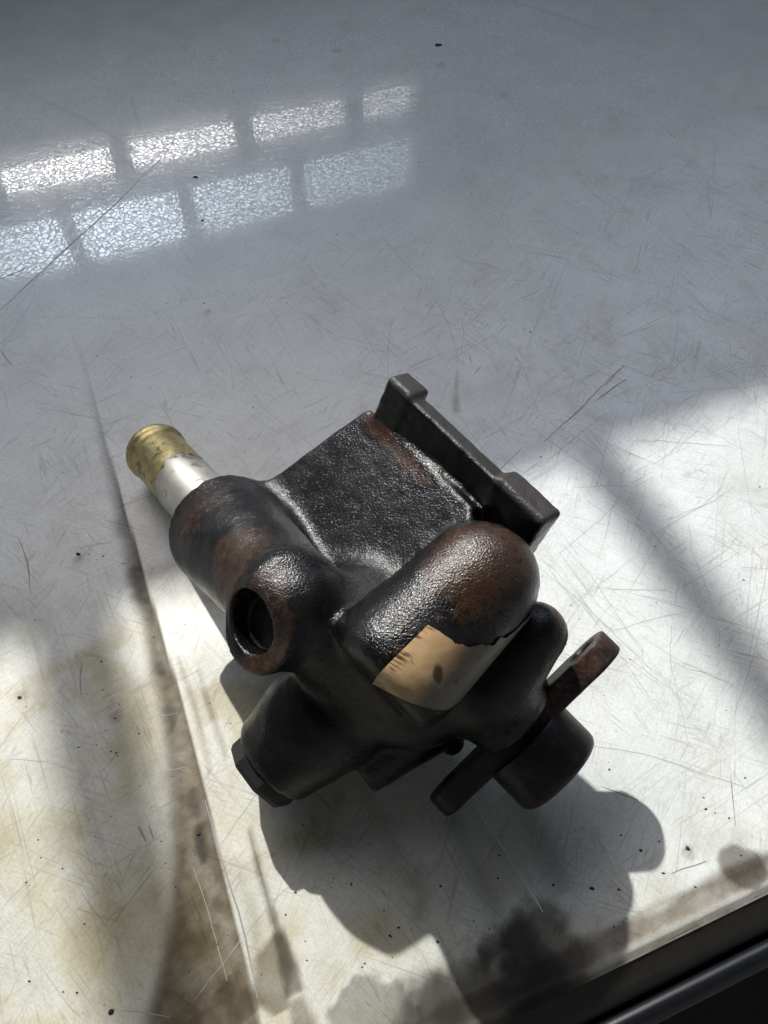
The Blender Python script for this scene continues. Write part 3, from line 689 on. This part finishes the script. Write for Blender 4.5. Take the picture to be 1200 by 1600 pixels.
_ax = np.array(TAIL)-np.array(HEAD); _ax /= np.linalg.norm(_ax)
_sx = np.cross((0, 0, 1), _ax); _sx /= np.linalg.norm(_sx); _sx = _sx if _sx[0] > 0 else -_sx
_up = np.cross(_ax, _sx); _up = _up if _up[2] > 0 else -_up
PART_DIR = _sx*math.cos(RA(-14))+_up*math.sin(RA(-14))
def body_sdf(Pn, rough=True):
    d = sd_cone(Pn, HEAD, TAIL, HEAD_R, TAIL_R)
    hd = A_(HEAD); cxv = A_(TAIL)-hd; cl = float(np.linalg.norm(cxv)); cxv = cxv/cl
    d = smax(d, (Pn[0]-hd[0])*cxv[0]+(Pn[1]-hd[1])*cxv[1]+(Pn[2]-hd[2])*cxv[2]-(cl+7.0), 4)
    pn = np.cross(cxv, PART_DIR); pn = (pn/np.linalg.norm(pn)).astype(np.float32)
    pdn = (Pn[0]-hd[0])*pn[0]+(Pn[1]-hd[1])*pn[1]+(Pn[2]-hd[2])*pn[2]
    d = d-0.45*np.exp(-(pdn/0.55)**2)
    d = smin(d, sd_cone(Pn, (-8.3, -63.4, 40.0), (8.1, -73.0, 30.0), 16, 15), 7)
    d = smin(d, sd_prism(Pn, [(-37.2, -16.1, 36.0), (-6.7, -3.2, 56.0), (-4.6, -2.9, 57.0), (22.8, -38.3, 60.0), (18.1, -56.0, 58.0), (-4.8, -59.2, 44.0), (-22.0, -45.1, 38.0)], 20, 1.4), 9)
    d = smin(d, sd_cyl(Pn, BOSS_E, BOSS_I, BOSS_R*1.03, BOSS_RI*0.88, 0.35), 5)
    d = smin(d, sd_cone(Pn, BOSS_I, (-19.3, -62.9, 50.0), BOSS_RI*0.86, BOSS_RI*0.84), 6)
    d = smin(d, sd_cone(Pn, (35.7, -67.1, 50.0), (25.2, -75.9, 42.0), 7.56, 11.00), 2.5)
    d = smin(d, sd_cyl(Pn, (12.7, -66.0, 40.0), tuple(FC-AX*5), 16, 11.5, 2), 4)
    d = smin(d, sd_cyl(Pn, (-29.8, -87.3, 13.5), (-12.4, -75.4, 24.0), 12.40, 14.34, 3.0), 3)
    d = smin(d, sd_cone(Pn, (-16.8, -77.2, 20.0), (0.0, -67.2, 26.0), 13, 15), 8)
    d = smin(d, sd_cyl(Pn, (-6.8, -87.9, 11.0), (23.3, -71.4, 16.0), 7.5, 8.0, 2.0), 2.5)
    c0 = PL0+LX*LLEN/2; hg = float((np.array(PLB)-PL0)@HX)+2.0
    d = smin(d, sd_box(Pn, tuple(c0+HX*(hg/2+0.4)+TX*2.4), (LX, HX, TX), (LLEN/2-0.4, hg/2-0.4, 1.9), 1.0), 4)
    pc = np.array(PORT_C)
    d = smin(d, sd_cyl(Pn, tuple(pc-PN*16), tuple(pc), 11.2, 11.0, 0.3), 2)
    hole = sd_cyl(Pn, tuple(pc-PN*4.5+np.array([-0.8, 0.9, 0])), tuple(pc+PN*8+np.array([-0.8, 0.9, 0])), 6.6, 8.6, 0.4)
    d = smax(d, -hole, 0.5)
    be = np.array(BOSS_E); bd_ = be-np.array(BOSS_I); bd_ /= np.linalg.norm(bd_)
    d = smax(d, -sd_cyl(Pn, tuple(be-bd_*0.6), tuple(be+bd_*14), BOSS_R*1.5, None, 0.1), 0.25)
    d = np.maximum(d, 0.4-Pn[2])
    if not rough: return d
    x, y, z = Pn[0]+0*Pn[1]+0*Pn[2], Pn[1]+0*Pn[0]+0*Pn[2], Pn[2]+0*Pn[0]+0*Pn[1]
    near = np.abs(d) < 2.0
    nn = np.zeros_like(d)
    nn[near] = (vnoise(x[near], y[near], z[near], 2.2, 2.0)-0.5)*0.16+(vnoise(x[near], y[near], z[near], 7.0, 6.0)-0.5)*0.5+(vnoise(x[near], y[near], z[near], 1.1, 12.0)-0.5)*0.10
    return d+nn

def bump_mask(V, c, r, soft):
    return sstep(r+soft, r-soft, np.linalg.norm(V-np.array(c), axis=1))

pump = tag(empty('pump', (0.0, -38.1, 0.0)), 'oily black and rust brown cast iron pump lying on the scratched white panel', 'pump')
PINV = Matrix.Translation(-Vector(pump.location))
def part(o, parent=None):
    o.parent = parent or pump; o.matrix_parent_inverse = PINV; return o
V, Q = nets(body_sdf, (-80, -118, -1), (64, 36, 86), 0.62)
body = part(mesh_obj('housing', V, Q, M_IRON))
nzs = fbm(V[:, 0], V[:, 1], V[:, 2], 9, 4, 3.0)
rust = 0.16+0*V[:, 0]; dust = np.zeros(len(V))
def rs(c, r, soft, a): 
    global rust
    rust = np.maximum(rust, bump_mask(V, c, r, soft)*a)
rs((21.6, -62.6, 76.0), 14, 5, 0.78); rs((29.4, -58.1, 62.0), 9, 4, 0.6); rs((-45.2, -31.0, 36.0), 13, 5, 0.68); rs((-34.8, -51.7, 55.0), 11, 4, 0.68); rs((-55.1, -29.3, 28.0), 7, 3, .6); rs((-26.0, -63.0, 68.0), 7, 4, .55)
rs((-20.6, -73.5, 66.0), 5, 3, 0.4); rs((-42.9, -24.9, 38.0), 7, 3, .42)
pc = np.array(PORT_C); rel = V-pc; hh = rel@PN; rad = np.linalg.norm(rel-hh[:, None]*PN, axis=1)
rim = sstep(-1.0, -0.2, hh)*sstep(5.6, 6.3, rad)*sstep(12.6, 11.4, rad)*sstep(-2, 3, rel@np.array([0.7, -0.7, 0.0]))
rust = np.maximum(rust, rim*0.62)
# rusty seam where the mounting plate meets the body
dl = np.linalg.norm(np.cross(V-np.array(PLB), LX), axis=1)
hB = (V-PL0)@HX; hC = float((np.array(PLB)-PL0)@HX); tB = (V-PL0)@TX
rust = np.maximum(rust, sstep(3.2, 0.8, np.abs(hB-hC+1.0)+(nzs-0.5)*3)*sstep(-7, -3, tB)*0.9)
dust = np.maximum(dust, sstep(0.45, 0.65, nzs)*0.18)
set_attr(body, 'wear', np.stack([rust, dust, rust*0], 1))

def plate_sdf(Pn):
    c0 = PL0+LX*LLEN/2
    hgt = float((np.array(PLB)-PL0)@HX)+2.5; th = 5.2
    d = sd_box(Pn, tuple(c0+HX*hgt/2+TX*th/2), (LX, HX, TX), (LLEN/2, hgt/2, th/2), 1.1)
    p1 = sd_box(Pn, tuple(PL0+LX*4.0+HX*(hgt/2-0.8)+TX*(th/2+1.2)), (LX, HX, TX), (4.6, hgt/2+0.4, th/2+1.2), 1.3)
    p2 = sd_box(Pn, tuple(PL0+LX*(LLEN-7.6)+HX*(hgt/2-0.8)+TX*(th/2+1.2)), (LX, HX, TX), (8.2, hgt/2+0.4, th/2+1.2), 1.3)
    d = smin(smin(d, p1, 1.6), p2, 1.6)
    x, y, z = Pn[0]+0*Pn[1]+0*Pn[2], Pn[1]+0*Pn[0]+0*Pn[2], Pn[2]+0*Pn[0]+0*Pn[1]
    return d+(vnoise(x, y, z, 2.0, 22.0)-0.5)*0.28+(vnoise(x, y, z, 6.0, 26.0)-0.5)*0.4
_c = np.array([PL0+LX*a+HX*b+TX*c_ for a in (-2, LLEN+2) for b in (-2, 22) for c_ in (-1, 8)])
PLO = _c.min(0); PHI_ = _c.max(0)
Vp, Qp = nets(plate_sdf, PLO - 3, PHI_ + 3, 0.5)
pl = part(mesh_obj('mounting_plate', Vp, Qp, M_PLATE))
hp = (Vp-PL0)@HX; lp = (Vp-PL0)@LX; nz2 = fbm(Vp[:, 0], Vp[:, 1], Vp[:, 2], 8, 4, 41.0)
topm = sstep(0.9, -0.3, hp)
rp = np.maximum(topm*sstep(LLEN*0.55, LLEN*0.85, lp)*0.5, topm*0.12)
rp = np.maximum(rp, sstep(3.5, 1.0, np.linalg.norm(np.cross(Vp-PLB, LX), axis=1)+(nz2-0.5)*3)*0.6)
set_attr(pl, 'wear', np.stack([rp, topm*0.75, rp*0], 1))

# --- hose pipe with a rolled bead
pa = np.array(PIPE_A); pt = np.array(PIPE_T); pd = pt-pa; LP = np.linalg.norm(pd); R0 = PIPE_R
prof = [(-6, R0*0.99), (0, R0), (LP-9, R0), (LP-7.4, R0*0.965), (LP-6.4, R0*0.965), (LP-5.6, R0*1.02), (LP-4.6, R0*1.08), (LP-3.4, R0*1.08), (LP-2.2, R0*1.03), (LP-1.2, R0*0.98), (LP-0.4, R0*0.93), (LP, R0*0.88), (LP-0.3, R0*0.82), (LP-8, R0*0.80), (LP-10, 0.01)]
pf = []
for (t0, r0), (t1, r1) in zip(prof[:-1], prof[1:]):
    k = max(1, int(abs(t1-t0)/0.5))
    for j in range(k): pf.append((t0+(t1-t0)*j/k, r0+(r1-r0)*j/k))
pf.append(prof[-1])
wobf = lambda t, ph: (vnoise(t, math.cos(ph)*4, math.sin(ph)*4, 2.5, 8.0)-0.5)*0.012
Vh, Fh = lathe(pa, pd, pf, 128, None)
Vh = np.array(Vh)
pipe = part(mesh_obj('hose_pipe', Vh, Fh, M_PIPE))
tt = (Vh-pa)@(pd/LP); ang_n = fbm(Vh[:, 0], Vh[:, 1], Vh[:, 2], 5, 5, 61.0, 0.62)
lim = LP*0.44+(ang_n-0.5)*15
silver = sstep(lim+0.35, lim-0.35, tt)
edge = np.exp(-((tt-lim-0.5)/0.7)**2)*sstep(0.32, 0.44, fbm(Vh[:, 0], Vh[:, 1], Vh[:, 2], 4, 3, 71.0))
edge = np.maximum(edge, sstep(2.6, 0.6, tt)*sstep(0.4, 0.55, ang_n)*0.9)
edge = np.maximum(edge, np.exp(-((tt-(LP-6.6))/0.5)**2)*0.15)
edge = np.maximum(edge, sstep(0.60, 0.70, fbm(Vh[:, 0], Vh[:, 1], Vh[:, 2], 4, 5, 5.5, 0.65))*0.7)
set_attr(pipe, 'wear', np.stack([silver, edge, edge*0], 1))

# --- drive flange: two-eared bar across the shaft
half = np.linalg.norm(E_TIP1-E_TIP2)/2+1.5
FCc = (E_TIP1+E_TIP2)/2-EQ*6.0
TH_F = 3.2
def flange_sdf(Pn):
    q = [Pn[i]-np.float32(FCc[i]) for i in range(3)]
    p = sum(q[i]*np.float32(EP[i]) for i in range(3)); r = sum(q[i]*np.float32(EQ[i]) for i in range(3)); a = sum(q[i]*np.float32(AX[i]) for i in range(3))
    wdt = 7.4+1.2*np.exp(-(p/12)**2)
    ap = np.abs(p); ex = np.maximum(ap-(half-7.0), 0)
    d2 = np.sqrt(ex**2+r**2)-7.0
    d2 = np.where(ex > 0, d2, np.abs(r)-(7.0+1.5*np.exp(-(p/11)**2)))
    dz = np.abs(a)-TH_F+0.6; d2 = d2+0.6
    d = np.minimum(np.maximum(d2, dz), 0)+np.sqrt(np.maximum(d2, 0)**2+np.maximum(dz, 0)**2)-0.6
    for s in (-1, 1):
        hr = np.sqrt((p-s*(half-7.0))**2+r**2)-3.6
        d = np.maximum(d, -np.maximum(hr, a+TH_F-2.0))
        d = np.maximum(d, -(np.maximum(np.sqrt((p-s*(half-7.0))**2+r**2)-4.0, a+TH_F-0.4)))
    x, y, z = Pn[0]+0*Pn[1]+0*Pn[2], Pn[1]+0*Pn[0]+0*Pn[2], Pn[2]+0*Pn[0]+0*Pn[1]
    return d+(vnoise(x, y, z, 3.0, 32.0)-0.5)*0.15
lo = np.minimum(E_TIP1, E_TIP2)-16; hi = np.maximum(E_TIP1, E_TIP2)+16
Vf, Qf = nets(flange_sdf, lo, hi, 0.45)
fl = part(mesh_obj('drive_flange', Vf, Qf, M_FLANGE))
pf_ = (Vf-FCc)@EP; qf_ = (Vf-FCc)@EQ; af_ = (Vf-FCc)@AX
rf_ = 0.46*sstep(-5, 10, pf_)+0.25*sstep(TH_F-1.2, TH_F, np.abs(af_))*0
rf_ = np.maximum(rf_, 0.6*np.exp(-((pf_-9)/3.5)**2)*sstep(3, 6, qf_))
df_ = sstep(-TH_F+0.5, -TH_F, af_)*0.75
set_attr(fl, 'wear', np.stack([rf_, df_, rf_*0], 1))
# --- hub in front of the flange
HC = FCc+AX*(TH_F-0.6)+EQ*0.3-EP*2.0
HR = 12.73
hub = part(mesh_obj('hub', *lathe(HC, AX, [(0, HR*0.98), (0.6, HR), (3, HR), (6, HR), (10.2, HR), (11.4, HR*0.985), (12.4, HR*0.93), (12.8, HR*0.86), (12.8, HR*0.5), (9, HR*0.45), (9, 0.01)], 128), M_HUB, flat_angle=35))
# --- shaft nose behind the flange
part(mesh_obj('shaft_collar', *lathe(FCc-AX*(TH_F+7), AX, [(0, 10.5), (5, 10.5), (7.4, 9.6), (7.6, 0.01)], 64), M_HUB, flat_angle=35))
# --- valve plug at the end of the lower bore
va = np.array((-26.7, -85.7, 15.0)); vb = np.array((-33.3, -91.0, 12.2)); vd = vb-va; VL = np.linalg.norm(vd)
VR = 10.80
part(mesh_obj('valve_plug', *lathe(va, vd, [(0, VR), (VL-1.6, VR), (VL-0.4, VR*0.94), (VL, VR*0.84), (VL, VR*0.4), (VL-1, VR*0.36), (VL-1, 0.01)], 8, phase=0.3), M_PLUG, flat_angle=25))
# --- bolt end under the barrel
bo = np.array((15.2, -79.3, 16.0)); bd = np.array((19.2, -82.5, 11.0))-bo
part(mesh_obj('bolt', *lathe(bo, bd, [(0, 3.4), (np.linalg.norm(bd)-1, 3.3), (np.linalg.norm(bd), 2.6), (np.linalg.norm(bd)+.3, 0.01)], 24), M_PLUG, flat_angle=35))

# --- sticker: a thin sheet laid on the housing
def sample_body(p):
    Pn = [p[:, i].astype(np.float32) for i in range(3)]
    return body_sdf(Pn, False)
ha = np.array(HEAD); ta = np.array(TAIL); cx = (ta-ha); CL = np.linalg.norm(cx); cx /= CL
sx_, sy_, _ = frame_from(cx)
NS, NP = 150, 120
# s runs along the casting from head to tail, ph round it
ss = np.linspace(0.0, 1.0, NS); pp = np.linspace(0.0, 1.0, NP)
SS, PP = np.meshgrid(ss, pp, indexing='ij')
tip_dir = sx_ if (sx_[0] > 0) else -sx_
UPV = np.cross(cx, tip_dir); UPV = UPV if UPV[2] > 0 else -UPV
PH0, PH1 = RA(78), RA(-12)
T0 = ips(PP.ravel(), [0.66, 0.60, 0.50, 0.36, 0.12, -0.25]).reshape(PP.shape)*CL
T1 = CL*ips(PP.ravel(), [1.30, 1.27, 1.20, 1.10, 1.0, 0.88]).reshape(PP.shape)
TT = T0+(T1-T0)*SS
PHI = PH0+(PH1-PH0)*PP
dirs = np.cos(PHI)[..., None]*tip_dir+np.sin(PHI)[..., None]*UPV
base = ha+cx*TT[..., None]
pos = base+dirs*28
pos = pos.reshape(-1, 3); dr = dirs.reshape(-1, 3)
for _ in range(14):
    dd = sample_body(pos); pos = pos-dr*(dd[:, None]*0.8)
pos = pos+dr*(0.42+0.10*(fbm(pos[:, 0], pos[:, 1], pos[:, 2], 6, 2, 17.0)[:, None]-0.5))
idx = np.arange(NS*NP).reshape(NS, NP)
qs = np.stack([idx[:-1, :-1].ravel(), idx[:-1, 1:].ravel(), idx[1:, 1:].ravel(), idx[1:, :-1].ravel()], 1)
c = pos[qs].mean(1)
tq = ((c-ha)@cx); pq = (PP[:-1, :-1].ravel())
top_n = fbm(c[:, 0], c[:, 1], c[:, 2], 4, 3, 81.0)
keep = ~((SS[:-1, :-1].ravel() < 0.05+0.30*(top_n-0.4)*sstep(0.1, 0.3, pq)))
qs = qs[keep]
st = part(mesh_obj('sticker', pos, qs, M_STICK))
nn = fbm(pos[:, 0], pos[:, 1], pos[:, 2], 3, 4, 87.0)
dent = np.array(pos[np.argmin(np.abs(PP.ravel()-0.36)+np.abs(SS.ravel()-0.55))])
q_ = pos-dent; dmk = sstep(1.2, 0.5, np.sqrt((q_[:, 0]*1.0)**2+(q_[:, 1]*0.55)**2+(q_[:, 2]*0.4)**2)+(nn-0.5)*1.2)
phn = PP.ravel(); sn = SS.ravel()
dark = sstep(0.14, 0.03, phn)*sstep(0.42, 0.62, nn+0.05)*sstep(0.5, 0.6, vnoise(pos[:, 0]*0, sn*60, phn*3, 1.0, 4.0))
dark = np.maximum(dark, sstep(0.70, 0.76, nn)*0.6)
dark = np.maximum(dark, dmk*0.9)
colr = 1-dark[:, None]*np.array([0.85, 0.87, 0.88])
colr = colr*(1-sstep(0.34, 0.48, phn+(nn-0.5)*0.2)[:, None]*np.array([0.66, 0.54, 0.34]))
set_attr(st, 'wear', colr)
